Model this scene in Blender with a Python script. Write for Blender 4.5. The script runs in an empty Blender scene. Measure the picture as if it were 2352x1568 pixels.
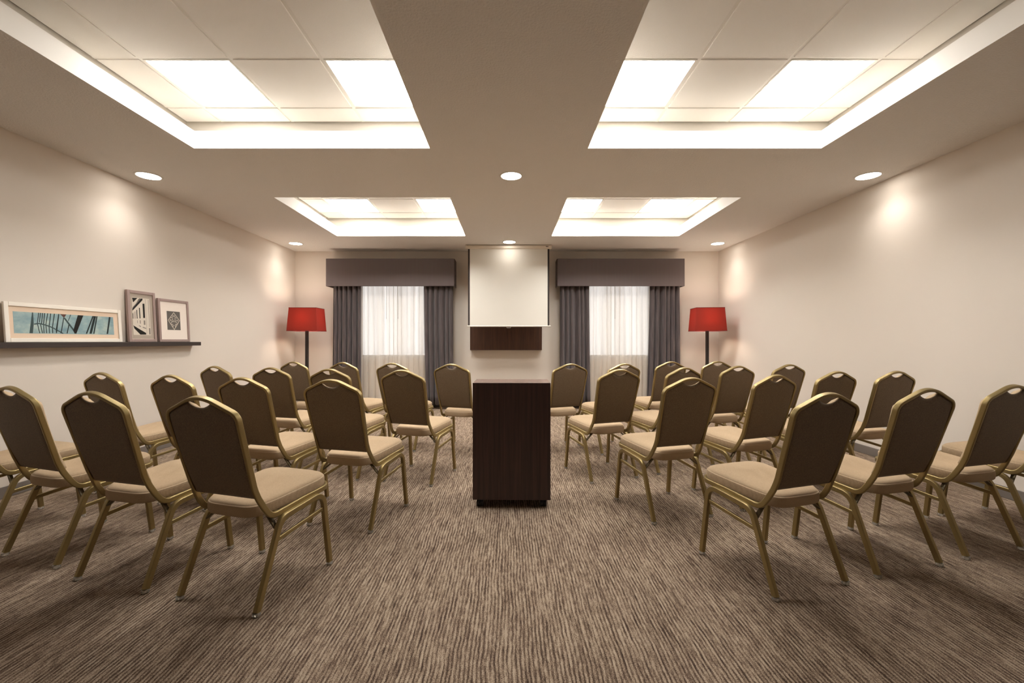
import bpy, bmesh, math, random
from mathutils import Vector, Matrix
random.seed(7)
sc = bpy.context.scene
C = sc.collection
PI = math.pi

# ------------------------------------------------------------------ camera
F_PX, CAM_H = 995.5, 1.156
cam_d = bpy.data.cameras.new('camera')
cam = bpy.data.objects.new('camera', cam_d)
C.objects.link(cam)
cam.location = (0, 0, CAM_H)
cam.rotation_euler = (PI / 2, 0, 0)
cam_d.sensor_width = 36.0
cam_d.lens = F_PX / 2352 * 36.0
cam_d.shift_x = 9 / 2352
cam_d.shift_y = -1 / 2352
cam_d.clip_start = 0.05
sc.camera = cam

# ------------------------------------------------------------------ view, sky
sc.view_settings.view_transform = 'Standard'
sc.view_settings.look = 'None'
sc.view_settings.gamma = 1.0
sc.view_settings.use_curve_mapping = False
sc.view_settings.exposure = 1.45
sc.cycles.diffuse_bounces = 8
sc.cycles.max_bounces = 12
PANEL_STRENGTH = 13.0
FAR_PANEL_STRENGTH = 19.0
DOWNLIGHT_W = 8.5
LAMP_W = 4.5
SKY_STRENGTH = 0.62
w = bpy.data.worlds.new('daylight')
sc.world = w
w.use_nodes = True
bg = w.node_tree.nodes['Background']
bg.inputs[0].default_value = (1.0, 0.97, 0.95, 1)
bg.inputs[1].default_value = SKY_STRENGTH

# ------------------------------------------------------------------ helpers
def mat(name, col, rough=0.6, metal=0.0, spec=None):
    m = bpy.data.materials.new(name)
    m.use_nodes = True
    b = m.node_tree.nodes['Principled BSDF']
    b.inputs['Base Color'].default_value = (*col, 1)
    b.inputs['Roughness'].default_value = rough
    b.inputs['Metallic'].default_value = metal
    if spec is not None:
        b.inputs['Specular IOR Level'].default_value = spec
    return m

def nd(m, t, **kw):
    n = m.node_tree.nodes.new(t)
    for k, v in kw.items():
        setattr(n, k, v)
    return n

def lk(m, a, b):
    m.node_tree.links.new(a, b)

def coords(m, scale, kind='Object'):
    tc = nd(m, 'ShaderNodeTexCoord')
    mp = nd(m, 'ShaderNodeMapping')
    mp.inputs['Scale'].default_value = scale
    lk(m, tc.outputs[kind], mp.inputs['Vector'])
    return mp.outputs['Vector']

def noise(m, vec, scale, detail=2.0, rough=0.5):
    n = nd(m, 'ShaderNodeTexNoise')
    n.inputs['Scale'].default_value = scale
    n.inputs['Detail'].default_value = detail
    n.inputs['Roughness'].default_value = rough
    lk(m, vec, n.inputs['Vector'])
    return n.outputs['Fac']

def ramp(m, fac, stops):
    r = nd(m, 'ShaderNodeValToRGB')
    e = r.color_ramp.elements
    while len(e) < len(stops):
        e.new(0.5)
    for el, (p, c) in zip(e, stops):
        el.position = p
        el.color = (*c, 1)
    lk(m, fac, r.inputs['Fac'])
    return r.outputs['Color']

def mixc(m, fac, a, b, mode='MIX'):
    x = nd(m, 'ShaderNodeMix', data_type='RGBA', blend_type=mode)
    if isinstance(fac, (int, float)):
        x.inputs[0].default_value = fac
    else:
        lk(m, fac, x.inputs[0])
    for v, i in ((a, 6), (b, 7)):
        if isinstance(v, tuple):
            x.inputs[i].default_value = (*v, 1)
        else:
            lk(m, v, x.inputs[i])
    return x.outputs[2]

def math_n(m, op, a, b=None):
    x = nd(m, 'ShaderNodeMath', operation=op)
    for i, v in enumerate((a, b)):
        if v is None:
            continue
        if isinstance(v, (int, float)):
            x.inputs[i].default_value = v
        else:
            lk(m, v, x.inputs[i])
    return x.outputs[0]

def setcol(m, out):
    lk(m, out, m.node_tree.nodes['Principled BSDF'].inputs['Base Color'])

def bump(m, fac, strength=0.3, dist=0.002):
    b = nd(m, 'ShaderNodeBump')
    b.inputs['Strength'].default_value = strength
    b.inputs['Distance'].default_value = dist
    lk(m, fac, b.inputs['Height'])
    lk(m, b.outputs['Normal'], m.node_tree.nodes['Principled BSDF'].inputs['Normal'])

def obj(name, bm, m, parent=None, smooth=False, bevel=0.0):
    me = bpy.data.meshes.new(name)
    bmesh.ops.recalc_face_normals(bm, faces=bm.faces)
    bm.to_mesh(me)
    bm.free()
    for mm in (m if isinstance(m, (list, tuple)) else [m]):
        me.materials.append(mm)
    if smooth:
        for p in me.polygons:
            p.use_smooth = True
    o = bpy.data.objects.new(name, me)
    C.objects.link(o)
    if parent:
        o.parent = parent
    if smooth == 'tube':
        md = o.modifiers.new('normals', 'WEIGHTED_NORMAL')
        md.weight = 80
        md.keep_sharp = True
    if bevel:
        md = o.modifiers.new('bevel', 'BEVEL')
        md.width = bevel
        md.segments = 2
        md.limit_method = 'ANGLE'
    return o

def box(bm, x0, x1, y0, y1, z0, z1, mi=0):
    r = bmesh.ops.create_cube(bm, size=1.0)
    for v in r['verts']:
        v.co = Vector(((x0 + x1) / 2 + v.co.x * (x1 - x0), (y0 + y1) / 2 + v.co.y * (y1 - y0), (z0 + z1) / 2 + v.co.z * (z1 - z0)))
    for f in {f for v in r['verts'] for f in v.link_faces}:
        f.material_index = mi
    return r['verts']

def bxm(*a):
    bm = bmesh.new()
    box(bm, *a)
    return bm

def poly(bm, pts, mi=0):
    f = bm.faces.new([bm.verts.new(p) for p in pts])
    f.material_index = mi
    return f

def cyl(bm, p0, p1, r0, r1=None, n=24):
    p0, p1 = Vector(p0), Vector(p1)
    r1 = r0 if r1 is None else r1
    d = (p1 - p0)
    q = d.normalized().to_track_quat('Z', 'Y')
    res = bmesh.ops.create_cone(bm, cap_ends=True, segments=n, radius1=r0, radius2=r1, depth=d.length)
    M = Matrix.Translation((p0 + p1) / 2) @ q.to_matrix().to_4x4()
    bmesh.ops.transform(bm, matrix=M, verts=res['verts'])

def fillet(pts, n=8):
    """pts: list of (Vector, radius) -> rounded polyline"""
    out = []
    N = len(pts)
    for i, (p, r) in enumerate(pts):
        p = Vector(p)
        if r <= 0 or i in (0, N - 1):
            out.append(p)
            continue
        a = (Vector(pts[i - 1][0]) - p).normalized()
        b = (Vector(pts[i + 1][0]) - p).normalized()
        ang = a.angle(b)
        t = r / math.tan(ang / 2)
        c = p + (a + b).normalized() * (r / math.sin(ang / 2))
        s, e = p + a * t - c, p + b * t - c
        ax = s.cross(e).normalized()
        tot = s.angle(e)
        for k in range(n + 1):
            out.append(c + Matrix.Rotation(tot * k / n, 3, ax) @ s)
    return out

def profile(wd, dp, r, n=3):
    """rounded rectangle, wd along the side axis, dp along the other"""
    q = []
    for cx, cy, a0 in ((wd / 2 - r, dp / 2 - r, 0), (-wd / 2 + r, dp / 2 - r, 90), (-wd / 2 + r, -dp / 2 + r, 180), (wd / 2 - r, -dp / 2 + r, 270)):
        for k in range(n + 1):
            a = math.radians(a0 + 90 * k / n)
            q.append((cx + r * math.cos(a), cy + r * math.sin(a)))
    return q

def sweep(bm, path, prof, side):
    """sweep a profile along a polyline with rotation minimising frames"""
    side = Vector(side).normalized()
    rings = []
    n = len(path)
    for i, p in enumerate(path):
        t = (path[min(i + 1, n - 1)] - path[max(i - 1, 0)]).normalized()
        side = (side - t * side.dot(t)).normalized()
        up = t.cross(side)
        rings.append([bm.verts.new(p + side * a + up * b) for a, b in prof])
    m = len(prof)
    for i in range(n - 1):
        for k in range(m):
            bm.faces.new((rings[i][k], rings[i][(k + 1) % m], rings[i + 1][(k + 1) % m], rings[i + 1][k]))
    for rg_ in (rings[0], rings[-1]):
        for e in bm.faces.new(rg_).edges:
            e.smooth = False

def tag(o, label, cat, group=None):
    o['label'] = label
    o['category'] = cat
    if group:
        o['group'] = group
    return o

def thing(name, label, cat, loc=(0, 0, 0), rz=0.0, group=None):
    o = bpy.data.objects.new(name, None)
    o.empty_display_size = 0.1
    C.objects.link(o)
    o.location = loc
    o.rotation_euler = (0, 0, rz)
    return tag(o, label, cat, group)

def struct(o):
    o['kind'] = 'structure'
    return o

def copy_thing(root):
    r = root.copy()
    C.objects.link(r)
    for ch in root.children:
        c = ch.copy()
        C.objects.link(c)
        c.parent = r
        for g in ch.children:
            d = g.copy()
            C.objects.link(d)
            d.parent = c
    return r

# ------------------------------------------------------------------ materials
M = {}
m = M['wall'] = mat('wall_paint', (0.71, 0.65, 0.585), 0.75, spec=0.25)
bump(m, noise(m, coords(m, (1, 1, 1)), 160, 2), 0.25, 0.001)
m = M['ceiling'] = mat('ceiling_paint', (0.745, 0.72, 0.69), 0.9, spec=0.1)
v = coords(m, (1, 1, 1))
bump(m, noise(m, v, 75, 3, 0.6), 0.9, 0.006)
M['white'] = mat('white_paint', (0.74, 0.715, 0.675), 0.7, spec=0.2)
m = M['tile'] = mat('ceiling_tile', (0.84, 0.81, 0.77), 0.95, spec=0.05)
bump(m, noise(m, coords(m, (1, 1, 1)), 220, 3, 0.7), 0.5, 0.002)
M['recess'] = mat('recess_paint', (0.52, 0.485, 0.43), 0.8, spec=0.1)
M['grid'] = mat('grid_metal', (0.80, 0.77, 0.72), 0.45)
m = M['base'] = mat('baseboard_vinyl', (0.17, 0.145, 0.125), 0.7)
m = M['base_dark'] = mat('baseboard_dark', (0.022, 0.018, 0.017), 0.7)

def emit(name, col, s):
    m = bpy.data.materials.new(name)
    m.use_nodes = True
    nt = m.node_tree
    nt.nodes.clear()
    o = nt.nodes.new('ShaderNodeOutputMaterial')
    e = nt.nodes.new('ShaderNodeEmission')
    e.inputs[0].default_value = (*col, 1)
    e.inputs[1].default_value = s
    nt.links.new(e.outputs[0], o.inputs[0])
    return m
M['panel'] = emit('panel_glow', (1.0, 0.965, 0.91), PANEL_STRENGTH)
M['panel_far'] = emit('panel_glow_far', (1.0, 0.965, 0.91), FAR_PANEL_STRENGTH)
M['lens'] = emit('downlight_glow', (1.0, 0.92, 0.82), 9.0)

# carpet: short broken ridges running down the room, brown and tan yarn
m = M['carpet'] = mat('carpet', (0.2, 0.15, 0.11), 0.95, spec=0.05)
wob = noise(m, coords(m, (3.0, 3.0, 1)), 1.0, 3)
tc = nd(m, 'ShaderNodeTexCoord')
sx = nd(m, 'ShaderNodeSeparateXYZ')
lk(m, tc.outputs['Object'], sx.inputs[0])
wx = math_n(m, 'ADD', sx.outputs['X'], math_n(m, 'MULTIPLY', math_n(m, 'SUBTRACT', wob, 0.5), 0.030))
def ribs(pitch, ysc, seed):
    q = math_n(m, 'DIVIDE', wx, pitch)
    cv = nd(m, 'ShaderNodeCombineXYZ')
    lk(m, math_n(m, 'MULTIPLY', math_n(m, 'FLOOR', q), 7.31), cv.inputs[0])
    lk(m, math_n(m, 'MULTIPLY', sx.outputs['Y'], ysc), cv.inputs[1])
    cv.inputs[2].default_value = seed
    return noise(m, cv.outputs[0], 1.0, 2.0, 0.6), math_n(m, 'FRACT', q)
n1, f1 = ribs(0.0078, 6.0, 0.0)
n2, f2 = ribs(0.0045, 30.0, 5.0)
n3, f3 = ribs(0.0155, 5.0, 9.0)
edge = math_n(m, 'ABSOLUTE', math_n(m, 'SUBTRACT', math_n(m, 'MULTIPLY', f3, 2.0), 1.0))
line = math_n(m, 'MULTIPLY', math_n(m, 'POWER', edge, 1.6), math_n(m, 'ADD', math_n(m, 'MULTIPLY', n3, 0.9), -0.12))
speck = noise(m, coords(m, (300, 230, 1)), 1.0, 2, 0.7)
s = math_n(m, 'ADD', math_n(m, 'MULTIPLY', n1, 0.55), math_n(m, 'MULTIPLY', n2, 0.45))
s = math_n(m, 'ADD', s, math_n(m, 'MULTIPLY', math_n(m, 'SUBTRACT', speck, 0.5), 0.72))
s = math_n(m, 'SUBTRACT', s, math_n(m, 'MULTIPLY', line, 0.62))
colr = ramp(m, s, [(0.20, (0.042, 0.028, 0.019)), (0.34, (0.135, 0.095, 0.066)), (0.44, (0.265, 0.198, 0.140)), (0.56, (0.47, 0.38, 0.285))])
big = noise(m, coords(m, (2.2, 2.2, 1)), 1.0, 3)
colr = mixc(m, math_n(m, 'MULTIPLY', big, 0.22), colr, (0.150, 0.092, 0.090))
setcol(m, colr)
bump(m, s, 0.7, 0.005)

# upholstery
m = M['fabric'] = mat('seat_fabric', (0.46, 0.32, 0.20), 0.9, spec=0.1)
v = coords(m, (1, 1, 1))
rib = nd(m, 'ShaderNodeTexWave', wave_type='BANDS', bands_direction='X')
rib.inputs['Scale'].default_value = 95.0
rib.inputs['Distortion'].default_value = 0.0
lk(m, v, rib.inputs['Vector'])
sp = noise(m, coords(m, (600, 90, 300)), 1.0, 2, 0.6)
setcol(m, mixc(m, math_n(m, 'ADD', math_n(m, 'MULTIPLY', rib.outputs['Fac'], 0.12), math_n(m, 'MULTIPLY', sp, 0.75)), (0.32, 0.230, 0.147), (0.59, 0.455, 0.305)))
bump(m, rib.outputs['Fac'], 0.12, 0.001)
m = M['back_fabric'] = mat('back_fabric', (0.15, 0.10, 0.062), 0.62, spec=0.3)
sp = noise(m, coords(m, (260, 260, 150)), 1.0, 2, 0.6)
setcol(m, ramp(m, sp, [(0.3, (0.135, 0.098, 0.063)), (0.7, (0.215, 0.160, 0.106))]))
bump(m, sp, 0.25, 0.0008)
m = M['gold'] = mat('gold_frame', (0.46, 0.33, 0.125), 0.42, 0.75)
sp = noise(m, coords(m, (1, 1, 1)), 900, 2)
setcol(m, ramp(m, sp, [(0.3, (0.285, 0.213, 0.088)), (0.7, (0.375, 0.288, 0.135))]))
M['bracket'] = mat('dark_bracket', (0.13, 0.098, 0.052), 0.5, 0.5)
m = M['clear'] = mat('clear_plastic', (0.75, 0.73, 0.68), 0.2)
m.node_tree.nodes['Principled BSDF'].inputs['Transmission Weight'].default_value = 0.7

# wood
def wood(name, dark, light, sc_, rough=0.45):
    m = mat(name, light, rough)
    n1 = noise(m, coords(m, sc_), 1.0, 5, 0.65)
    setcol(m, ramp(m, n1, [(0.32, dark), (0.68, light)]))
    bump(m, n1, 0.08, 0.001)
    return m
M['lectern'] = wood('dark_laminate', (0.034, 0.0195, 0.0175), (0.076, 0.038, 0.034), (55, 30, 1.6), 0.38)
M['panel_wood'] = wood('walnut_laminate', (0.038, 0.016, 0.010), (0.085, 0.036, 0.020), (60, 30, 2.0), 0.45)
M['black'] = mat('black_rubber', (0.012, 0.012, 0.013), 0.5)
M['shelf'] = wood('shelf_laminate', (0.026, 0.017, 0.013), (0.042, 0.028, 0.022), (8, 3, 60), 0.55)

# drapery
def drape(name, a, b, sc_=190.0):
    m = mat(name, a, 0.85, spec=0.15)
    n1 = noise(m, coords(m, (sc_, 3, 3)), 1.0, 1)
    setcol(m, ramp(m, n1, [(0.38, a), (0.62, b)]))
    m.node_tree.nodes['Principled BSDF'].inputs['Sheen Weight'].default_value = 0.25
    return m
M['curtain'] = drape('curtain_fabric', (0.078, 0.063, 0.065), (0.112, 0.092, 0.094), 90)
m = M['valance'] = mat('valance_fabric', (0.15, 0.12, 0.12), 0.85, spec=0.15)
tc = nd(m, 'ShaderNodeTexCoord')
sx = nd(m, 'ShaderNodeSeparateXYZ')
lk(m, tc.outputs['Object'], sx.inputs[0])
cv = nd(m, 'ShaderNodeCombineXYZ')
lk(m, math_n(m, 'ADD', sx.outputs['X'], sx.outputs['Y']), cv.inputs[0])
pin = nd(m, 'ShaderNodeTexWave', wave_type='BANDS', bands_direction='X')
pin.inputs['Scale'].default_value = 14.0
lk(m, cv.outputs[0], pin.inputs['Vector'])
pn = noise(m, coords(m, (330, 330, 2)), 1.0, 1)
setcol(m, mixc(m, math_n(m, 'ADD', math_n(m, 'MULTIPLY', math_n(m, 'POWER', pin.outputs['Fac'], 3.0), 0.55), math_n(m, 'MULTIPLY', pn, 0.4)), (0.115, 0.093, 0.093), (0.195, 0.162, 0.160)))

m = M['sheer'] = bpy.data.materials.new('sheer_fabric')
m.use_nodes = True
nt = m.node_tree
nt.nodes.clear()
out = nt.nodes.new('ShaderNodeOutputMaterial')
tr = nt.nodes.new('ShaderNodeBsdfTransparent')
tl = nt.nodes.new('ShaderNodeBsdfTranslucent')
df = nt.nodes.new('ShaderNodeBsdfDiffuse')
for n_, c_ in ((tr, (1, 1, 1, 1)), (tl, (0.93, 0.90, 0.86, 1)), (df, (0.88, 0.83, 0.76, 1))):
    n_.inputs['Color'].default_value = c_
x1 = nt.nodes.new('ShaderNodeMixShader')
x1.inputs[0].default_value = 0.5
nt.links.new(tl.outputs[0], x1.inputs[1])
nt.links.new(df.outputs[0], x1.inputs[2])
x2 = nt.nodes.new('ShaderNodeMixShader')
dens = ramp(m, noise(m, coords(m, (16, 16, 0.25)), 1.0, 3, 0.6), [(0.3, (0.58, 0.58, 0.58)), (0.7, (0.90, 0.90, 0.90))])
nt.links.new(dens, x2.inputs[0])
nt.links.new(tr.outputs[0], x2.inputs[1])
nt.links.new(x1.outputs[0], x2.inputs[2])
nt.links.new(x2.outputs[0], out.inputs[0])

m = M['shade'] = bpy.data.materials.new('red_shade')
m.use_nodes = True
nt = m.node_tree
nt.nodes.clear()
out = nt.nodes.new('ShaderNodeOutputMaterial')
tl = nt.nodes.new('ShaderNodeBsdfTranslucent')
df = nt.nodes.new('ShaderNodeBsdfDiffuse')
tl.inputs['Color'].default_value = (0.56, 0.130, 0.095, 1)
df.inputs['Color'].default_value = (0.40, 0.028, 0.020, 1)
x1 = nt.nodes.new('ShaderNodeMixShader')
x1.inputs[0].default_value = 0.70
nt.links.new(tl.outputs[0], x1.inputs[1])
nt.links.new(df.outputs[0], x1.inputs[2])
wv = coords(m, (420, 420, 420))
nz = noise(m, wv, 1.0, 2, 0.7)
mc = mixc(m, nz, (0.25, 0.036, 0.027), (0.36, 0.060, 0.045))
nt.links.new(mc, df.inputs['Color'])
nt.links.new(x1.outputs[0], out.inputs[0])
M['liner'] = mat('shade_liner', (0.9, 0.85, 0.75), 0.8)
M['lamp_metal'] = mat('dark_bronze', (0.03, 0.024, 0.022), 0.4, 0.3)
M['bulb'] = emit('bulb_glow', (1.0, 0.80, 0.55), 30.0)
M['screen'] = mat('screen_vinyl', (0.68, 0.655, 0.60), 0.8, spec=0.15)
M['housing'] = mat('housing_white', (0.72, 0.65, 0.56), 0.5)
M['border'] = mat('screen_border', (0.022, 0.014, 0.012), 0.8)
M['window_frame'] = mat('window_vinyl', (0.8, 0.78, 0.75), 0.4)
m = M['glass'] = mat('window_glass', (1, 1, 1), 0.02)
m.node_tree.nodes['Principled BSDF'].inputs['Transmission Weight'].default_value = 1.0
M['wand'] = mat('wand_plastic', (0.30, 0.28, 0.23), 0.5)
M['frame_white'] = mat('white_frame', (0.83, 0.78, 0.70), 0.45)
M['frame_grey'] = mat('pewter_frame', (0.40, 0.30, 0.275), 0.38, 0.45)
M['mat_cream'] = mat('cream_mat', (0.74, 0.58, 0.44), 0.9)
M['mat_grey'] = mat('grey_mat', (0.42, 0.36, 0.30), 0.9)
M['mat_white'] = mat('white_mat', (0.83, 0.75, 0.68), 0.9)
m = M['print_sky'] = mat('print_sky', (0.3, 0.42, 0.44), 0.35)
setcol(m, ramp(m, noise(m, coords(m, (1, 7, 13)), 1.0, 4, 0.6), [(0.30, (0.17, 0.29, 0.34)), (0.52, (0.30, 0.42, 0.43)), (0.72, (0.50, 0.58, 0.50))]))
for k, c in dict(print_dark=(0.022, 0.03, 0.03), print_black=(0.016, 0.014, 0.012), print_teal=(0.055, 0.085, 0.085), print_red=(0.11, 0.055, 0.045), print_grey=(0.13, 0.12, 0.11), print_mid=(0.27, 0.24, 0.21), print_pale=(0.66, 0.60, 0.52)).items():
    M[k] = mat(k, c, 0.75, spec=0.2)

# ------------------------------------------------------------------ room
XL, XR, YF, YB, ZC = -3.713, 3.668, -4.0, 7.56, 2.72
T = 0.14
struct(obj('floor', bxm(XL - T, XR + T, YF - T, YB + T, -0.1, 0.0), M['carpet']))
struct(obj('wall_left', bxm(XL - T, XL, YF - T, YB + T, 0, 3.3), M['wall']))
struct(obj('wall_right', bxm(XR, XR + T, YF - T, YB + T, 0, 3.3), M['wall']))
struct(obj('wall_front', bxm(XL, XR, YF - T, YF, 0, 3.3), M['wall']))
WIN = ((-2.62, -1.36), (1.28, 2.52))          # window openings
WZ0, WZ1 = 0.86, 2.36
bm = bmesh.new()
xs = [XL, WIN[0][0], WIN[0][1], WIN[1][0], WIN[1][1], XR]
for i in range(5):
    if i % 2 == 0:
        box(bm, xs[i], xs[i + 1], YB, YB + T, 0, 3.3)
    else:
        box(bm, xs[i], xs[i + 1], YB, YB + T, 0, WZ0)
        box(bm, xs[i], xs[i + 1], YB, YB + T, WZ1, 3.3)
struct(obj('wall_back', bm, M['wall']))
for i, (a, b) in enumerate(WIN):
    wn = struct(obj('window_%d' % (i + 1), bxm(a, b, YB + 0.12, YB + 0.126, WZ0, WZ1), M['glass']))
    bm = bmesh.new()
    t = 0.05
    for q in ((a, a + t, WZ0, WZ1), (b - t, b, WZ0, WZ1), (a + t, b - t, WZ0, WZ0 + t), (a + t, b - t, WZ1 - t, WZ1)):
        box(bm, q[0], q[1], YB + 0.06, YB + 0.118, q[2], q[3])
    obj('window_frame', bm, M['window_frame'], wn)
    obj('window_sill', bxm(a - 0.02, b + 0.02, YB - 0.02, YB + 0.06, WZ0 - 0.025, WZ0), M['white'], wn)
BH = 0.085
struct(obj('baseboard_left', bxm(XL, XL + 0.010, YF, YB, 0, BH), M['base'], bevel=0.004))
struct(obj('baseboard_right', bxm(XR - 0.010, XR, YF, YB, 0, BH), M['base'], bevel=0.004))
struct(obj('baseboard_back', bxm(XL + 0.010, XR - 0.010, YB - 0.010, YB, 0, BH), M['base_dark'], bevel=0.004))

# ceiling with four recessed trays
TX = ((-2.552, -0.632), (0.645, 2.545))
TY = ((1.76, 3.522), (4.718, 6.46))
LIPZ, TILEZ, COVE = 2.862, 3.056, 0.235
bm = bmesh.new()
gx = [XL, TX[0][0], TX[0][1], TX[1][0], TX[1][1], XR]
gy = [YF, TY[0][0], TY[0][1], TY[1][0], TY[1][1], YB]
for i in range(5):
    for j in range(5):
        if not (i % 2 == 1 and j % 2 == 1):
            box(bm, gx[i], gx[i + 1], gy[j], gy[j + 1], ZC, ZC + 0.03)
box(bm, XL, XR, YF, YB, TILEZ + 0.05, TILEZ + 0.12)
bmesh.ops.remove_doubles(bm, verts=bm.verts, dist=1e-5)
ceil = struct(obj('ceiling', bm, M['ceiling']))

def ring(bm, x0, x1, y0, y1, t, z0, z1):
    """four wall boxes standing outside the rectangle"""
    box(bm, x0 - t, x0, y0 - t, y1 + t, z0, z1)
    box(bm, x1, x1 + t, y0 - t, y1 + t, z0, z1)
    box(bm, x0, x1, y0 - t, y0, z0, z1)
    box(bm, x0, x1, y1, y1 + t, z0, z1)

COLX = ((-2.478, -1.868, -1.258, -0.648), (0.682, 1.290, 1.898, 2.508))
ROWY = ((1.690, 2.300, 2.910, 3.520), (4.540, 5.150, 5.785, 6.395))
LABELS = {(0, 0): ('nearer left tray', ('nearer the left wall', 'beside the central ceiling strip')),
          (1, 0): ('nearer right tray', ('beside the central ceiling strip', 'nearer the right wall')),
          (0, 1): ('farther left tray', ('nearer the left wall', 'beside the central ceiling strip')),
          (1, 1): ('farther right tray', ('beside the central ceiling strip', 'nearer the right wall'))}
for i, (x0, x1) in enumerate(TX):
    for j, (y0, y1) in enumerate(TY):
        bm = bmesh.new()
        ring(bm, x0 + 0.003, x1 - 0.003, y0 + 0.003, y1 - 0.003, 0.018, ZC - 0.0005, LIPZ)
        obj('recess_lip', bm, M['white'], ceil)
        bm = bmesh.new()
        X0, X1, Y0, Y1 = x0 - COVE, x1 + COVE, y0 - COVE, y1 + COVE
        ring(bm, X0, X1, Y0, Y1, 0.03, ZC + 0.03, TILEZ + 0.05)
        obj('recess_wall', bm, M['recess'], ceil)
        # tiles, each between the grid lines, and the two light panels of the visible row
        cl = [X0] + list(COLX[i]) + [X1]
        rl = [Y0] + [r for r in ROWY[j] if Y0 + 0.05 < r < Y1 - 0.05] + [Y1]
        lit_row = ROWY[j][2]
        lit_cols = (COLX[i][0], COLX[i][2])
        tb = bmesh.new()
        lights = []
        for a in range(len(cl) - 1):
            for b in range(len(rl) - 1):
                if abs(rl[b] - lit_row) < 0.01 and cl[a] in lit_cols:
                    lights.append((cl[a], cl[a + 1], rl[b], rl[b + 1]))
                    continue
                box(tb, cl[a] + 0.011, cl[a + 1] - 0.011, rl[b] + 0.011, rl[b + 1] - 0.011, TILEZ - 0.006, TILEZ + 0.012)
        obj('ceiling_tile', tb, M['tile'], ceil, bevel=0.004)
        gb = bmesh.new()
        for a in cl[1:-1]:
            box(gb, a - 0.012, a + 0.012, Y0, Y1, TILEZ, TILEZ + 0.03)
        for b in rl[1:-1]:
            box(gb, X0, X1, b - 0.012, b + 0.012, TILEZ + 0.0005, TILEZ + 0.0295)
        obj('ceiling_grid', gb, M['grid'], ceil)
        for k, (a, b, c, d) in enumerate(lights):
            nm, side = LABELS[(i, j)]
            t = thing('ceiling_light', 'lit square panel in the %s, the one %s' % (nm, side[k]), 'ceiling light', ((a + b) / 2, (c + d) / 2, TILEZ), 0, 'square light panels in the ceiling trays')
            hx, hy = (b - a) / 2 - 0.013, (d - c) / 2 - 0.013
            fb = bmesh.new()
            ring(fb, -hx + 0.012, hx - 0.012, -hy + 0.012, hy - 0.012, 0.012, -0.004, 0.02)
            obj('light_frame', fb, M['grid'], t)
            obj('diffuser', bxm(-hx + 0.012, hx - 0.012, -hy + 0.012, hy - 0.012, 0.004, 0.010), M['panel_far' if j else 'panel'], t)

# recessed downlights
DL = ((-3.405, 4.105, 'left wall, nearer of the two there'), (0.03, 4.105, None), (3.41, 4.105, 'right wall, nearer of the two there'),
      (-3.405, 6.95, 'far left corner'), (0.02, 6.84, 'x'), (3.36, 6.95, 'far right corner'))
DLAB = ('round recessed downlight near the left wall above the framed pictures', 'round recessed downlight in the central ceiling strip between the nearer and farther trays',
        'round recessed downlight near the right wall, nearer the camera', 'round recessed downlight in the far left corner above the red lamp',
        'round recessed downlight just in front of the projection screen', 'round recessed downlight in the far right corner above the red lamp')
for k, (x, y, _) in enumerate(DL):
    t = thing('downlight', DLAB[k], 'downlight', (x, y, ZC), 0, 'recessed ceiling downlights')
    bm = bmesh.new()
    prof = [(0.112, 0.0), (0.110, -0.006), (0.096, -0.005), (0.092, 0.0)]
    rg = []
    for a in range(40):
        c, s_ = math.cos(a * PI / 20), math.sin(a * PI / 20)
        rg.append([bm.verts.new((r * c, r * s_, z)) for r, z in prof])
    for a in range(40):
        for q in range(3):
            bm.faces.new((rg[a][q], rg[(a + 1) % 40][q], rg[(a + 1) % 40][q + 1], rg[a][q + 1]))
    obj('trim_ring', bm, M['white'], t, smooth=True)
    bm = bmesh.new()
    cyl(bm, (0, 0, -0.0045), (0, 0, -0.001), 0.094, n=40)
    obj('lens', bm, M['lens'], t)
    ld = bpy.data.lights.new('downlight_beam', 'SPOT')
    ld.energy = DOWNLIGHT_W * (0.12 if k == 4 else 1.0)
    ld.color = (1.0, 0.94, 0.86)
    ld.spot_size = math.radians(128)
    ld.spot_blend = 1.0
    ld.shadow_soft_size = 0.06
    lo = bpy.data.objects.new('downlight_beam', ld)
    C.objects.link(lo)
    lo.parent = t
    lo.location = (0, 0, -0.02)

# ------------------------------------------------------------------ drapery
def pleat_sheet(x0, x1, x0b, x1b, y, z0, z1, amp, pleats, th, seed, ny=14, off=0.0):
    rnd = random.Random(seed)
    n = pleats * 14
    ph = [rnd.uniform(-0.5, 0.5) for _ in range(pleats + 2)]
    am = [rnd.uniform(0.7, 1.25) for _ in range(pleats + 2)]
    bm = bmesh.new()
    cols = []
    for i in range(n + 1):
        u = i / n
        q = pleats * (u + 0.035 * math.sin(PI * 2 * u + seed) * math.sin(PI * u) + 0.022 * math.sin(PI * 5 * u + 2 * seed) * math.sin(PI * u))
        k = int(max(0, min(q, pleats - 1e-6)))
        fr = q - k
        A = am[k] * (1 - fr) + am[k + 1] * fr
        P = ph[k] * (1 - fr) + ph[k + 1] * fr
        col = []
        for j in range(ny + 1):
            vv = j / ny
            xa = x0 + (x1 - x0) * u
            xb = x0b + (x1b - x0b) * u
            x = xa + (xb - xa) * vv ** 1.5
            sn = math.sin(2 * PI * q + P * (0.4 + 0.8 * vv))
            d = amp * A * math.copysign(abs(sn) ** 0.75, sn) * (0.75 + 0.35 * vv)
            d += 0.25 * amp * math.sin(4 * PI * q + 1.3 + P * 3)
            x += 0.20 * (x1 - x0) / pleats * math.cos(2 * PI * q + P)
            col.append(bm.verts.new((x, y + d, z1 + (z0 - z1) * vv)))
        cols.append(col)
    for i in range(n):
        for j in range(ny):
            bm.faces.new((cols[i][j], cols[i + 1][j], cols[i + 1][j + 1], cols[i][j + 1]))
    return bm

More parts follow.
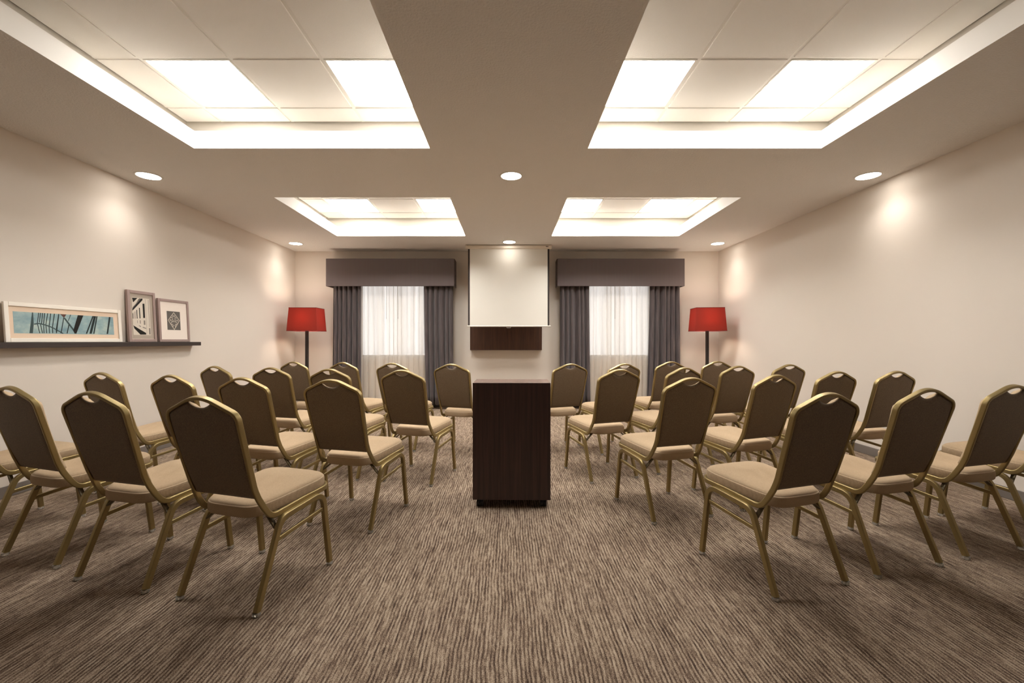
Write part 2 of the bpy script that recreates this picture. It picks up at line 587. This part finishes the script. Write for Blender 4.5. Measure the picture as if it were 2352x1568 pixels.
def add_solid(o, th):
    md = o.modifiers.new('thickness', 'SOLIDIFY')
    md.thickness = th
    md.offset = 0

VZ0, VZ1, VY = 2.078, 2.540, 7.27
CUR = ((-2.99, -2.515, -3.015, -2.51, 'left', 'left', 11), (-1.455, -0.955, -1.42, -0.945, 'right', 'left', 12),
       (0.872, 1.362, 0.868, 1.385, 'left', 'right', 13), (2.405, 2.910, 2.345, 2.925, 'right', 'right', 14))
for a, b, ab, bb, side, win, sd in CUR:
    o = obj('curtain', pleat_sheet(a, b, ab, bb, 7.385, 0.075, 2.40, 0.044, 6, 0.003, sd), M['curtain'], smooth=True)
    add_solid(o, 0.004)
    tag(o, 'dark grey pleated curtain panel on the %s side of the %s window' % (side, win), 'curtain', 'dark curtain panels')
for a, b, win, sd in ((-2.63, -1.36, 'left', 21), (1.25, 2.52, 'right', 22)):
    o = obj('sheer_curtain', pleat_sheet(a, b, a, b, 7.485, 0.10, 2.42, 0.018, 13, 0.001, sd), M['sheer'], smooth=True)
    tag(o, 'white sheer curtain glowing with daylight in the %s window' % win, 'curtain', 'white sheer curtains')
for a, b, win, inner in ((-3.058, -0.902, 'left', 1), (0.826, 2.965, 'right', -1)):
    bm = bmesh.new()
    box(bm, a, b, VY, VY + 0.025, VZ0, VZ1)
    box(bm, a, a + 0.012, VY + 0.025, YB - 0.002, VZ0, VZ1)
    box(bm, b - 0.012, b, VY + 0.025, YB - 0.002, VZ0, VZ1)
    box(bm, a + 0.012, b - 0.012, VY + 0.025, YB - 0.002, VZ1 - 0.02, VZ1)
    bmesh.ops.remove_doubles(bm, verts=bm.verts, dist=1e-5)
    o = obj('window_valance', bm, M['valance'], bevel=0.006)
    tag(o, 'dark grey pinstriped box valance above the %s window' % win, 'valance', 'fabric covered box valances')
for px, lab in ((-2.087, 'left one of two thin draw wands hanging against the left sheer curtain'),
                (-1.887, 'right one of two thin draw wands hanging against the left sheer curtain'),
                (1.835, 'single thin draw wand hanging against the right sheer curtain')):
    bm = bmesh.new()
    cyl(bm, (px, 7.435, 1.55), (px, 7.435, VZ1 - 0.02), 0.0022, n=8)
    cyl(bm, (px, 7.435, 1.535), (px, 7.435, 1.57), 0.003, n=8)
    tag(obj('curtain_wand', bm, M['wand'], smooth=True), lab, 'curtain wand', 'curtain draw wands')

# ------------------------------------------------------------------ projection screen
SY = 7.06
t = thing('projection_screen', 'white pull-down projection screen with black side borders hanging from the ceiling', 'projection screen', (0.01, SY, 2.656))
bm = bmesh.new()
hp = [Vector((-0.690, 0, 0.030)), Vector((0.680, 0, 0.030))]
sweep(bm, hp, profile(0.062, 0.060, 0.022, 6), (0, 0, 1))
obj('housing', bm, M['housing'], t, smooth=True)
for s in (-1, 1):
    x = -0.703 if s < 0 else 0.680
    obj('end_cap', bxm(x, x + 0.018, -0.036, 0.036, -0.006, 0.064), M['housing'], t, bevel=0.006)
bm = bmesh.new()
for k, (dx, wd) in enumerate(((0, 0.010), (0.012, 0.007), (0.021, 0.008), (0.031, 0.010))):
    box(bm, 0.602 + dx, 0.602 + dx + wd, -0.0325, -0.030, 0.026, 0.038)
obj('maker_label', bm, M['border'], t)
obj('screen_surface', bxm(-0.634, 0.634, -0.0012, 0.0012, -1.250, 0.005), M['screen'], t)
for s in (-1, 1):
    x = -0.661 if s < 0 else 0.634
    obj('side_border', bxm(x, x + 0.027, -0.0012, 0.0012, -1.250, 0.005), M['border'], t)
bm = bmesh.new()
sweep(bm, [Vector((-0.672, 0, -1.258)), Vector((0.682, 0, -1.258))], profile(0.022, 0.022, 0.008, 4), (0, 0, 1))
obj('bottom_bar', bm, M['screen'], t, smooth=True)
bm = bmesh.new()
sweep(bm, fillet([(Vector((-0.035, 0, -1.266)), 0), (Vector((-0.03, 0, -1.284)), 0.008), (Vector((0.03, 0, -1.284)), 0.008), (Vector((0.035, 0, -1.266)), 0)], 4), profile(0.006, 0.012, 0.002, 2), (0, 0, 1))
obj('pull_handle', bm, M['screen'], t, smooth=True)

bm = bmesh.new()
box(bm, -0.655, 0.582, 7.455, YB - 0.001, 1.000, 1.66)
o = obj('wall_cabinet', bm, M['panel_wood'], bevel=0.004)
tag(o, 'dark brown wooden wall box partly hidden behind the projection screen', 'wall cabinet')

# ------------------------------------------------------------------ lectern
t = thing('lectern', 'dark brown wooden lectern on black casters standing in the aisle', 'lectern', (0.024, 3.0, 0), math.radians(-1.0))
hw, dp, zb, zt = 0.2695, 0.30, 0.056, 0.866
obj('rear_panel', bxm(-hw, hw, 0, 0.019, zb, zt), M['lectern'], t, bevel=0.0015)
for s in (-1, 1):
    x = -hw if s < 0 else hw - 0.019
    obj('side_panel', bxm(x, x + 0.019, 0.019, dp, zb, zt - 0.019), M['lectern'], t, bevel=0.0015)
obj('shelf', bxm(-hw + 0.019, hw - 0.019, 0.019, dp - 0.02, 0.46, 0.479), M['lectern'], t)
obj('bottom_panel', bxm(-hw + 0.019, hw - 0.019, 0.019, dp, zb, zb + 0.019), M['lectern'], t)
M['top_lam'] = wood('top_laminate', (0.13, 0.07, 0.052), (0.22, 0.125, 0.095), (2, 40, 40), 0.25)
obj('top_panel', bxm(-hw, hw, 0.019, dp, zt - 0.019, zt), M['top_lam'], t, bevel=0.0015)
for x, y in ((-0.222, 0.045), (0.222, 0.045), (-0.222, dp - 0.045), (0.222, dp - 0.045)):
    bm = bmesh.new()
    box(bm, x - 0.022, x + 0.022, y - 0.022, y + 0.022, zb - 0.006, zb)
    cyl(bm, (x - 0.022, y, 0.025), (x - 0.004, y, 0.025), 0.025)
    cyl(bm, (x + 0.004, y, 0.025), (x + 0.022, y, 0.025), 0.025)
    box(bm, x - 0.0045, x + 0.0045, y - 0.012, y + 0.012, 0.02, zb - 0.006)
    obj('caster', bm, M['black'], t, bevel=0.002)

# ------------------------------------------------------------------ floor lamps
M['shade_trim'] = mat('shade_trim', (0.16, 0.018, 0.014), 0.8)
def lamp(x, y, rz, label):
    t = thing('floor_lamp', label, 'floor lamp', (x, y, 0), rz, 'red floor lamps')
    obj('base', bxm(-0.15, 0.15, -0.15, 0.15, 0, 0.025), M['lamp_metal'], t, bevel=0.006)
    obj('pole', bxm(-0.022, 0.022, -0.022, 0.022, 0.025, 1.36), M['lamp_metal'], t, bevel=0.004)
    z0, z1 = 1.318, 1.685
    hb, ht = (0.238, 0.195), (0.213, 0.172)
    bm = bmesh.new()
    sg = ((-1, -1), (1, -1), (1, 1), (-1, 1))
    bo = [bm.verts.new((a * hb[0], b * hb[1], z0)) for a, b in sg]
    to = [bm.verts.new((a * ht[0], b * ht[1], z1)) for a, b in sg]
    for k in range(4):
        bm.faces.new((bo[k], bo[(k + 1) % 4], to[(k + 1) % 4], to[k]))
    o = obj('lamp_shade', bm, M['shade'], t)
    md = o.modifiers.new('thickness', 'SOLIDIFY')
    md.thickness = 0.002
    md.offset = -1
    for hx, hy, z in ((hb[0], hb[1], z0), (ht[0], ht[1], z1)):
        bm = bmesh.new()
        c = [Vector((a * hx, b * hy, z)) for a, b in sg]
        for k in range(4):
            sweep(bm, [c[k], c[(k + 1) % 4]], profile(0.007, 0.007, 0.002, 2), (0, 0, 1))
        obj('shade_trim', bm, M['shade_trim'], t)
    bm = bmesh.new()
    cyl(bm, (0, 0, 1.36), (0, 0, 1.43), 0.018)
    obj('socket', bm, M['lamp_metal'], t, smooth=False)
    bm = bmesh.new()
    bmesh.ops.create_uvsphere(bm, u_segments=20, v_segments=12, radius=0.034)
    bmesh.ops.translate(bm, verts=bm.verts, vec=(0, 0, 1.46))
    obj('bulb', bm, M['bulb'], t, smooth=True)
    ld = bpy.data.lights.new('bulb_light', 'POINT')
    ld.energy = LAMP_W
    ld.color = (1.0, 0.86, 0.70)
    ld.shadow_soft_size = 0.08
    lo = bpy.data.objects.new('bulb_light', ld)
    C.objects.link(lo)
    lo.parent = t
    lo.location = (0, 0, 1.53)
lamp(-3.262, 7.03, math.radians(2), 'floor lamp with red box shade in the far left corner')
lamp(3.215, 7.0, math.radians(-7), 'floor lamp with red box shade in the far right corner')

# ------------------------------------------------------------------ picture ledge and frames
SX1 = -3.612
bm = bmesh.new()
box(bm, XL + 0.001, SX1, 2.55, 5.10, 1.104, 1.146)
o = obj('picture_ledge', bm, M['shelf'], bevel=0.002)
tag(o, 'long dark brown picture ledge shelf on the left wall', 'shelf')

P1 = [('pillar', [(0.16, 1.018), (0.169, 1.02), (0.168, 0.446), (0.155, 0.014), (0.125, 0.011)]), ('bar', [(0.214, 1.019), (0.221, 1.022), (0.203, 0.485), (0.196, 0.483)]), ('bar', [(0.231, 1.017), (0.239, 1.02), (0.221, 0.537), (0.214, 0.535)]), ('bar', [(0.248, 1.014), (0.256, 1.017), (0.241, 0.492), (0.233, 0.491)]), ('bar', [(0.267, 1.012), (0.275, 1.015), (0.259, 0.463), (0.251, 0.462)]), ('bar', [(0.295, 1.021), (0.303, 1.024), (0.278, 0.434), (0.271, 0.433)]), ('bar', [(0.323, 1.014), (0.331, 1.016), (0.308, 0.365), (0.3, 0.364)]), ('bar', [(0.357, 1.017), (0.366, 1.019), (0.337, 0.296), (0.329, 0.294)]), ('bar', [(0.399, 1.021), (0.407, 1.024), (0.372, 0.2), (0.364, 0.199)]), ('bar', [(0.196, 0.483), (0.203, 0.485), (0.218, 0.019), (0.211, 0.019)]), ('bar', [(0.223, 0.456), (0.23, 0.458), (0.242, 0.021), (0.235, 0.021)]), ('bar', [(0.251, 0.462), (0.258, 0.463), (0.257, 0.023), (0.25, 0.022)]), ('bar', [(0.271, 0.416), (0.278, 0.418), (0.281, 0.025), (0.274, 0.024)]), ('bar', [(0.3, 0.356), (0.307, 0.357), (0.307, 0.027), (0.3, 0.026)]), ('bar', [(0.329, 0.294), (0.337, 0.296), (0.337, 0.03), (0.329, 0.029)]), ('bar', [(0.364, 0.199), (0.372, 0.2), (0.372, 0.033), (0.364, 0.032)]), ('band', [(0.17, 0.475), (0.217, 0.517), (0.217, 0.458), (0.17, 0.417)]), ('band', [(0.217, 0.517), (0.274, 0.447), (0.274, 0.388), (0.217, 0.458)]), ('band', [(0.274, 0.447), (0.333, 0.341), (0.333, 0.282), (0.274, 0.388)]), ('band', [(0.333, 0.341), (0.368, 0.238), (0.368, 0.178), (0.333, 0.282)]), ('band', [(0.368, 0.238), (0.413, 0.109), (0.413, 0.048), (0.368, 0.178)]), ('band', [(0.413, 0.109), (0.433, 0.055), (0.433, -0.006), (0.413, 0.048)]), ('bar', [(0.401, 1.013), (0.408, 1.016), (0.374, 0.066), (0.367, 0.066)]), ('bar', [(0.446, 0.857), (0.455, 0.86), (0.417, 0.037), (0.408, 0.036)]), ('red', [(0.416, 1.018), (0.478, 1.029), (0.452, 0.816)]), ('band', [(0.444, 0.822), (0.463, 0.828), (0.564, 0.12), (0.547, 0.083)]), ('bar', [(0.517, 1.024), (0.524, 1.026), (0.495, 0.664), (0.489, 0.662)]), ('bar', [(0.492, 0.491), (0.502, 0.493), (0.477, 0.033), (0.467, 0.033)]), ('black', [(0.595, 1.022), (0.654, 1.022), (0.567, 0.032), (0.547, 0.031), (0.536, 0.186)]), ('bar', [(0.754, 1.03), (0.769, 1.034), (0.682, 0.038), (0.667, 0.037)]), ('bar', [(0.769, 1.019), (0.796, 1.027), (0.732, 0.039), (0.706, 0.037)]), ('bar', [(0.799, 1.024), (0.813, 1.028), (0.763, 0.038), (0.749, 0.037)]), ('bar', [(0.948, 1.029), (0.967, 1.035), (0.924, 0.044), (0.905, 0.042)])]
P2 = [('dark', [(0.015, 0.984), (0.317, 0.993), (0.061, 0.86)]), ('dark', [(0.411, 0.983), (0.615, 0.991), (0.59, 0.943), (0.004, 0.637), (0.004, 0.692)]), ('mid', [(0.459, 0.978), (0.506, 0.981), (0.015, 0.704), (0.015, 0.731)]), ('dark', [(0.59, 0.852), (0.7, 0.858), (0.7, 0.466), (0.59, 0.463)]), ('dark', [(0.376, 0.73), (0.428, 0.732), (0.428, 0.447), (0.376, 0.445)]), ('dark', [(0.223, 0.668), (0.265, 0.67), (0.265, 0.437), (0.223, 0.435)]), ('mid', [(0.135, 0.626), (0.167, 0.627), (0.167, 0.434), (0.135, 0.433)]), ('mid', [(0.073, 0.607), (0.096, 0.608), (0.096, 0.432), (0.073, 0.431)]), ('dark', [(0.006, 0.572), (0.034, 0.573), (0.034, 0.43), (0.006, 0.429)]), ('mid', [(0.603, 0.396), (0.7, 0.398), (0.7, 0.279), (0.603, 0.277)]), ('mid', [(0.383, 0.395), (0.43, 0.397), (0.43, 0.307), (0.383, 0.306)]), ('mid', [(0.235, 0.391), (0.263, 0.392), (0.263, 0.314), (0.235, 0.314)]), ('mid', [(0.53, 0.225), (0.729, 0.195), (0.729, 0.166), (0.53, 0.197)]), ('mid', [(0.317, 0.26), (0.435, 0.24), (0.435, 0.212), (0.317, 0.238)]), ('dark', [(0.006, 0.254), (0.293, 0.17), (0.712, 0.058), (0.712, 0.013), (0.376, 0.01), (0.061, 0.167)]), ('mid', [(0.887, 0.191), (0.976, 0.193), (0.976, 0.018), (0.887, 0.018)]), ('mid', [(0.753, 0.98), (0.768, 0.98), (0.768, 0.017), (0.753, 0.016)]), ('mid', [(0.921, 0.971), (0.946, 0.973), (0.946, 0.215), (0.921, 0.215)])]
P3 = [('dark', [(0, 0), (1, 0), (1, 1), (0, 1)])]
def dia(s, wdt):
    c = (0.5, 0.48)
    q = ((0, -0.49), (0.47, 0.04), (0.02, 0.49), (-0.45, 0.03))
    for k in range(4):
        a, b = q[k], q[(k + 1) % 4]
        P3.append(('pale', [(c[0] + a[0] * s, c[1] + a[1] * s), (c[0] + b[0] * s, c[1] + b[1] * s), (c[0] + b[0] * (s - wdt), c[1] + b[1] * (s - wdt)), (c[0] + a[0] * (s - wdt), c[1] + a[1] * (s - wdt))]))
dia(0.98, 0.09)
for kx in (-1, 1):
    for a0, cx_, cy_, rr in ((20, 0.15, 0.12, 0.085), (200, 0.15, -0.12, 0.085), (110, 0.075, 0.0, 0.06), (-60, 0.26, 0.02, 0.06), (70, 0.07, 0.27, 0.055), (250, 0.07, -0.27, 0.055)):
        for k in range(9):
            a, b = math.radians(a0 + k * 30), math.radians(a0 + k * 30 + 30)
            P3.append(('pale', [(0.5 + kx * (cx_ + r_ * math.cos(g)), 0.48 + cy_ + r_ * math.sin(g)) for r_, g in ((rr, a), (rr, b), (rr - 0.026, b), (rr - 0.026, a))]))

def picture(y0, y1, h, border, depth, dx, lean, mf, mm, window, pieces, pm, label, bg):
    """frame standing on the ledge, leaning back against the wall; local x = out of the wall"""
    t = thing('framed_picture', label, 'picture', (XL + dx, (y0 + y1) / 2, 1.1462 + depth * math.sin(lean)), 0)
    t.rotation_euler = (0, -lean, 0)
    hw_ = (y1 - y0) / 2
    bm = bmesh.new()
    def bar(a, b, z0, z1):
        box(bm, -depth, 0, a, b, z0, z1)
    bar(-hw_, -hw_ + border, 0, h)
    bar(hw_ - border, hw_, 0, h)
    bar(-hw_ + border, hw_ - border, 0, border)
    bar(-hw_ + border, hw_ - border, h - border, h)
    obj('frame', bm, mf, t, bevel=0.003)
    obj('mat_board', bxm(-0.014, -0.009, -hw_ + border, hw_ - border, border, h - border), mm, t)
    a, b, c, d = window
    bm = bmesh.new()
    a -= (y0 + y1) / 2
    b -= (y0 + y1) / 2
    box(bm, -0.010, -0.0084, a, b, c, d, 0)
    for k, (nm, pts) in enumerate(pieces):
        lv = -0.0083 + 0.00002 * k
        poly(bm, [(lv, a + (b - a) * min(1, max(0, u)), c + (d - c) * min(1, max(0, v_))) for u, v_ in pts], bg.index(nm) + 1)
    obj('print', bm, pm, t)
picture(3.163, 4.122, 0.302, 0.031, 0.016, 0.050, math.radians(4), M['frame_white'], M['mat_cream'], (3.226, 4.046, 0.068, 0.232), P1,
        [M['print_sky'], M['print_teal'], M['print_dark'], M['print_teal'], M['print_red'], M['print_black']],
        'wide white framed picture of dark beams against a blue sky on the ledge', ['pillar', 'bar', 'band', 'red', 'black'])
picture(4.190, 4.522, 0.510, 0.030, 0.024, 0.056, math.radians(3), M['frame_grey'], M['mat_grey'], (4.247, 4.454, 0.070, 0.441), P2,
        [M['print_pale'], M['print_black'], M['print_mid']], 'tall grey framed picture of a columned building, middle one on the ledge', ['dark', 'mid'])
picture(4.556, 4.990, 0.463, 0.028, 0.024, 0.056, math.radians(3), M['frame_grey'], M['mat_white'], (4.675, 4.862, 0.131, 0.335), P3,
        [M['print_grey'], M['print_grey'], M['print_pale']], 'grey framed picture of a small diamond ornament at the ledge end', ['dark', 'pale'])

# ------------------------------------------------------------------ banquet chair
PROF = [(0.36, 0.100), (0.42, 0.070), (0.472, 0.044), (0.55, 0.014), (0.62, -0.010), (0.70, -0.033), (0.78, -0.053), (0.847, -0.068), (0.93, -0.086), (0.97, -0.094)]
def yb(z):
    for (a, ya), (b, yb_) in zip(PROF, PROF[1:]):
        if z <= b:
            k = (z - a) / (b - a)
            return ya + (yb_ - ya) * k
    return PROF[-1][1]

def arch_path():
    """front view of the frame centreline, right half from the bottom up to the middle"""
    return fillet([(Vector((0.186, 0, 0.43)), 0), (Vector((0.176, 0, 0.50)), 0.3), (Vector((0.193, 0, 0.853)), 0.045), (Vector((0.0, 0, 0.937)), 0.19), (Vector((-0.193, 0, 0.853)), 0)], 10)

def arch_half():
    p = arch_path()
    return [q for q in p if q.x >= -1e-4]

half = arch_half()
if abs(half[-1].x) > 1e-4:
    half.append(Vector((0, 0, half[-1].z)))

def ztop(x):
    x = abs(x)
    best = None
    for a, b in zip(half, half[1:]):
        lo, hi = min(a.x, b.x), max(a.x, b.x)
        if lo - 1e-6 <= x <= hi + 1e-6 and a.z > 0.8:
            k = 0 if hi - lo < 1e-9 else (x - a.x) / (b.x - a.x)
            best = max(best or 0, a.z + (b.z - a.z) * k)
    return best or 0.83

def chair_proto():
    t = bpy.data.objects.new('banquet_chair', None)
    C.objects.link(t)
    G = M['gold']
    # back frame: one bent tube, up the right, over the crown, down the left, ends turned forward
    fr = [Vector((p.x, yb(p.z), p.z)) for p in half]
    low = fillet([(Vector((0.192, 0.30, 0.391)), 0), (Vector((0.192, 0.100, 0.376)), 0.055), (fr[0], 0)], 8)
    right = low[:-1] + fr
    left = [Vector((-p.x, p.y, p.z)) for p in reversed(right)][1:]
    path = right + left
    cl = [path[0]]
    for p in path[1:]:
        if (p - cl[-1]).length > 0.004:
            cl.append(p)
    bm = bmesh.new()
    sweep(bm, cl, profile(0.015, 0.026, 0.005, 3), (1, 0, 0))
    obj('back_frame', bm, G, t, smooth='tube')
    # seat frame: U tube round the front of the seat
    bm = bmesh.new()
    pts = [(Vector((0.192, 0.2995, 0.391)), 0), (Vector((0.204, 0.488, 0.404)), 0.07), (Vector((-0.204, 0.488, 0.404)), 0.07), (Vector((-0.192, 0.2995, 0.391)), 0)]
    sweep(bm, fillet(pts, 8), profile(0.015, 0.026, 0.005, 3), (1, 0, 0))
    sweep(bm, [Vector((0.19, 0.14, 0.379)), Vector((-0.19, 0.14, 0.379))], profile(0.02, 0.02, 0.004, 2), (0, 0, 1))
    obj('seat_frame', bm, G, t, smooth='tube')
    # legs
    for s in (-1, 1):
        pr = profile(0.023, 0.026, 0.004, 3)
        bm = bmesh.new()
        path = fillet([(Vector((s * 0.219, 0.446, 0.016)), 0), (Vector((s * 0.211, 0.405, 0.383)), 0.055), (Vector((s * 0.209, 0.27, 0.370)), 0)], 8)
        sweep(bm, path, pr, (s, 0, 0))
        fl = obj('leg', bm, G, t, smooth='tube')
        bm = bmesh.new()
        path = fillet([(Vector((s * 0.216, 0.0, 0.016)), 0), (Vector((s * 0.209, 0.135, 0.358)), 0.07), (Vector((s * 0.209, 0.27, 0.370)), 0)], 8)
        sweep(bm, path, pr, (s, 0, 0))
        rl = obj('leg', bm, G, t, smooth='tube')
        for par, y in ((fl, 0.446), (rl, -0.001)):
            bm = bmesh.new()
            x = s * (0.219 if par is fl else 0.216)
            cyl(bm, (x, y, 0.0), (x, y, 0.005), 0.013, 0.015, n=16)
            cyl(bm, (x, y, 0.005), (x, y, 0.016), 0.0165, 0.0165, n=16)
            obj('foot_cap', bm, M['clear'], par, smooth=False)
        bm = bmesh.new()
        sweep(bm, [Vector((s * 0.211, 0.428, 0.305)), Vector((s * 0.211, 0.108, 0.272))], profile(0.012, 0.020, 0.004, 2), (1, 0, 0))
        obj('stretcher', bm, G, t, smooth='tube')
        bm = bmesh.new()
        sweep(bm, [Vector((s * 0.203, 0.118, 0.318)), Vector((s * 0.120, 0.135, 0.386))], profile(0.022, 0.008, 0.003, 2), (0, 1, 0))
        obj('brace', bm, M['bracket'], t, smooth=True)
    # seat cushion
    N = 72
    def outline(k):
        a = 2 * PI * k / N
        c, s_ = math.cos(a), math.sin(a)
        e = 0.40
        x = math.copysign(abs(c) ** e, c)
        y = math.copysign(abs(s_) ** e, s_)
        hy, yc = 0.222, 0.266
        yy = yc + hy * y
        f_ = (yy - 0.044) / 0.444
        hx = 0.158 + (0.205 - 0.158) * min(1, max(0, f_)) ** 0.75
        return Vector((hx * x, yy, 0))
    ol = [outline(k) for k in range(N)]
    cen = Vector((0, 0.266, 0))
    lv = [(0.95, 0.392), (0.985, 0.394), (1.0, 0.400), (1.006, 0.415), (1.004, 0.430), (0.996, 0.4395), (0.989, 0.4425), (0.983, 0.4415), (0.976, 0.4455), (0.95, 0.4515), (0.89, 0.4575), (0.74, 0.463), (0.5, 0.466), (0.2, 0.467)]
    bm = bmesh.new()
    rings = []
    for sc_, z in lv:
        rings.append([bm.verts.new(cen + (p - cen) * sc_ + Vector((0, 0, z + 0.068 * (p.y - 0.266)))) for p in ol])
    for a, b in zip(rings, rings[1:]):
        for k in range(N):
            bm.faces.new((a[k], a[(k + 1) % N], b[(k + 1) % N], b[k]))
    bm.faces.new(rings[0])
    bm.faces.new(rings[-1])
    obj('seat', bm, M['fabric'], t, smooth=True)
    # padded back panel with the hand slot under the crown
    nu, nv = 44, 26
    bm = bmesh.new()
    hwz = lambda z: (0.170 if z < 0.5 else 0.170 + (0.187 - 0.170) * min(1, (z - 0.5) / 0.34))
    grids = []
    for sgn in (-1, 1):
        g = []
        for i in range(nu + 1):
            u = -1 + 2 * i / nu
            u = math.copysign(abs(u) ** 0.9, u)
            xt = u * 0.187
            zt_ = min(ztop(min(abs(xt), 0.186)) - 0.005, 0.99)
            if abs(xt) < 0.062:
                k = math.cos(xt / 0.062 * PI / 2)
                zt_ -= 0.003 + 0.035 * k ** 0.75
            col = []
            for j in range(nv + 1):
                v_ = j / nv
                z = 0.472 + (zt_ - 0.472) * v_
                x = u * hwz(z)
                ed = min(1, (1 - abs(u)) / 0.16) if abs(u) < 1 else 0
                ev = min(1, v_ / 0.05, (1 - v_) / 0.06)
                th = math.sqrt(max(0, 1 - (1 - max(0, ed)) ** 2)) * math.sqrt(max(0, 1 - (1 - max(0, ev)) ** 2))
                d = 0.004 + (0.007 if sgn < 0 else 0.030) * th
                col.append(bm.verts.new((x, yb(z) + 0.002 + sgn * d, z)))
            g.append(col)
        grids.append(g)
    for g in grids:
        for i in range(nu):
            for j in range(nv):
                f = bm.faces.new((g[i][j], g[i + 1][j], g[i + 1][j + 1], g[i][j + 1]))
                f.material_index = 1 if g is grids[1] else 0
    a, b = grids
    for i in range(nu):
        for j in (0, nv):
            f = bm.faces.new((a[i][j], a[i + 1][j], b[i + 1][j], b[i][j]))
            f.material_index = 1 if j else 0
    for j in range(nv):
        for i in (0, nu):
            bm.faces.new((a[i][j], a[i][j + 1], b[i][j + 1], b[i][j]))
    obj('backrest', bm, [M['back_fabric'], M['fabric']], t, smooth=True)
    return t

CH = {
'L': [[(-1.263, 1.882, -16.5), (-1.876, 2.047, -14.6), (-2.507, 2.275, -17.5), (-3.148, 2.501, -17.3)],
      [(-1.039, 2.668, -14.5), (-1.658, 2.810, -15.3), (-2.262, 3.011, -17.2), (-2.947, 3.239, -17.1)],
      [(-0.819, 3.514, -17.3), (-1.456, 3.654, -16.2), (-2.039, 3.834, -14.5), (-2.659, 4.041, -20.8)],
      [(-0.543, 4.407, -18.6), (-1.186, 4.600, -18.0), (-1.759, 4.760, -22.0), (-2.359, 4.891, -20.3)]],
'R': [[(1.399, 1.998, 17.6), (2.013, 2.175, 15.5), (2.638, 2.353, 14.5), (3.199, 2.503, 15.4)],
      [(1.128, 2.797, 16.2), (1.798, 3.023, 19.8), (2.480, 3.366, 15.4), (2.955, 3.392, 14.2)],
      [(0.881, 3.592, 19.6), (1.502, 3.834, 22.5), (2.103, 4.078, 17.4), (2.754, 4.344, 14.6)],
      [(0.606, 4.453, 20.0), (1.155, 4.476, 21.5), (1.799, 4.911, 15.7), (2.360, 4.994, 13.9)]]}
ROWN = ('nearest row', 'second row from camera', 'third row from camera', 'farthest row')
SEATN = ('at the aisle end', 'second from the aisle', 'third from the aisle', 'at the wall end')
proto = chair_proto()
first = True
for side, sname in (('L', 'left'), ('R', 'right')):
    for r in range(4):
        for k in range(4):
            x, y, a = CH[side][r][k]
            c = proto if first else copy_thing(proto)
            first = False
            c.location = (x, y, 0)
            c.rotation_euler = (0, 0, math.radians(a))
            tag(c, 'brown banquet chair %s, %s, %s block' % (SEATN[k], ROWN[r], sname), 'chair', 'banquet chairs in two blocks')
            if r == 0 and k == 3:
                c['label'] = 'gold-framed banquet chair cut off by the %s edge, only seat and legs visible' % sname
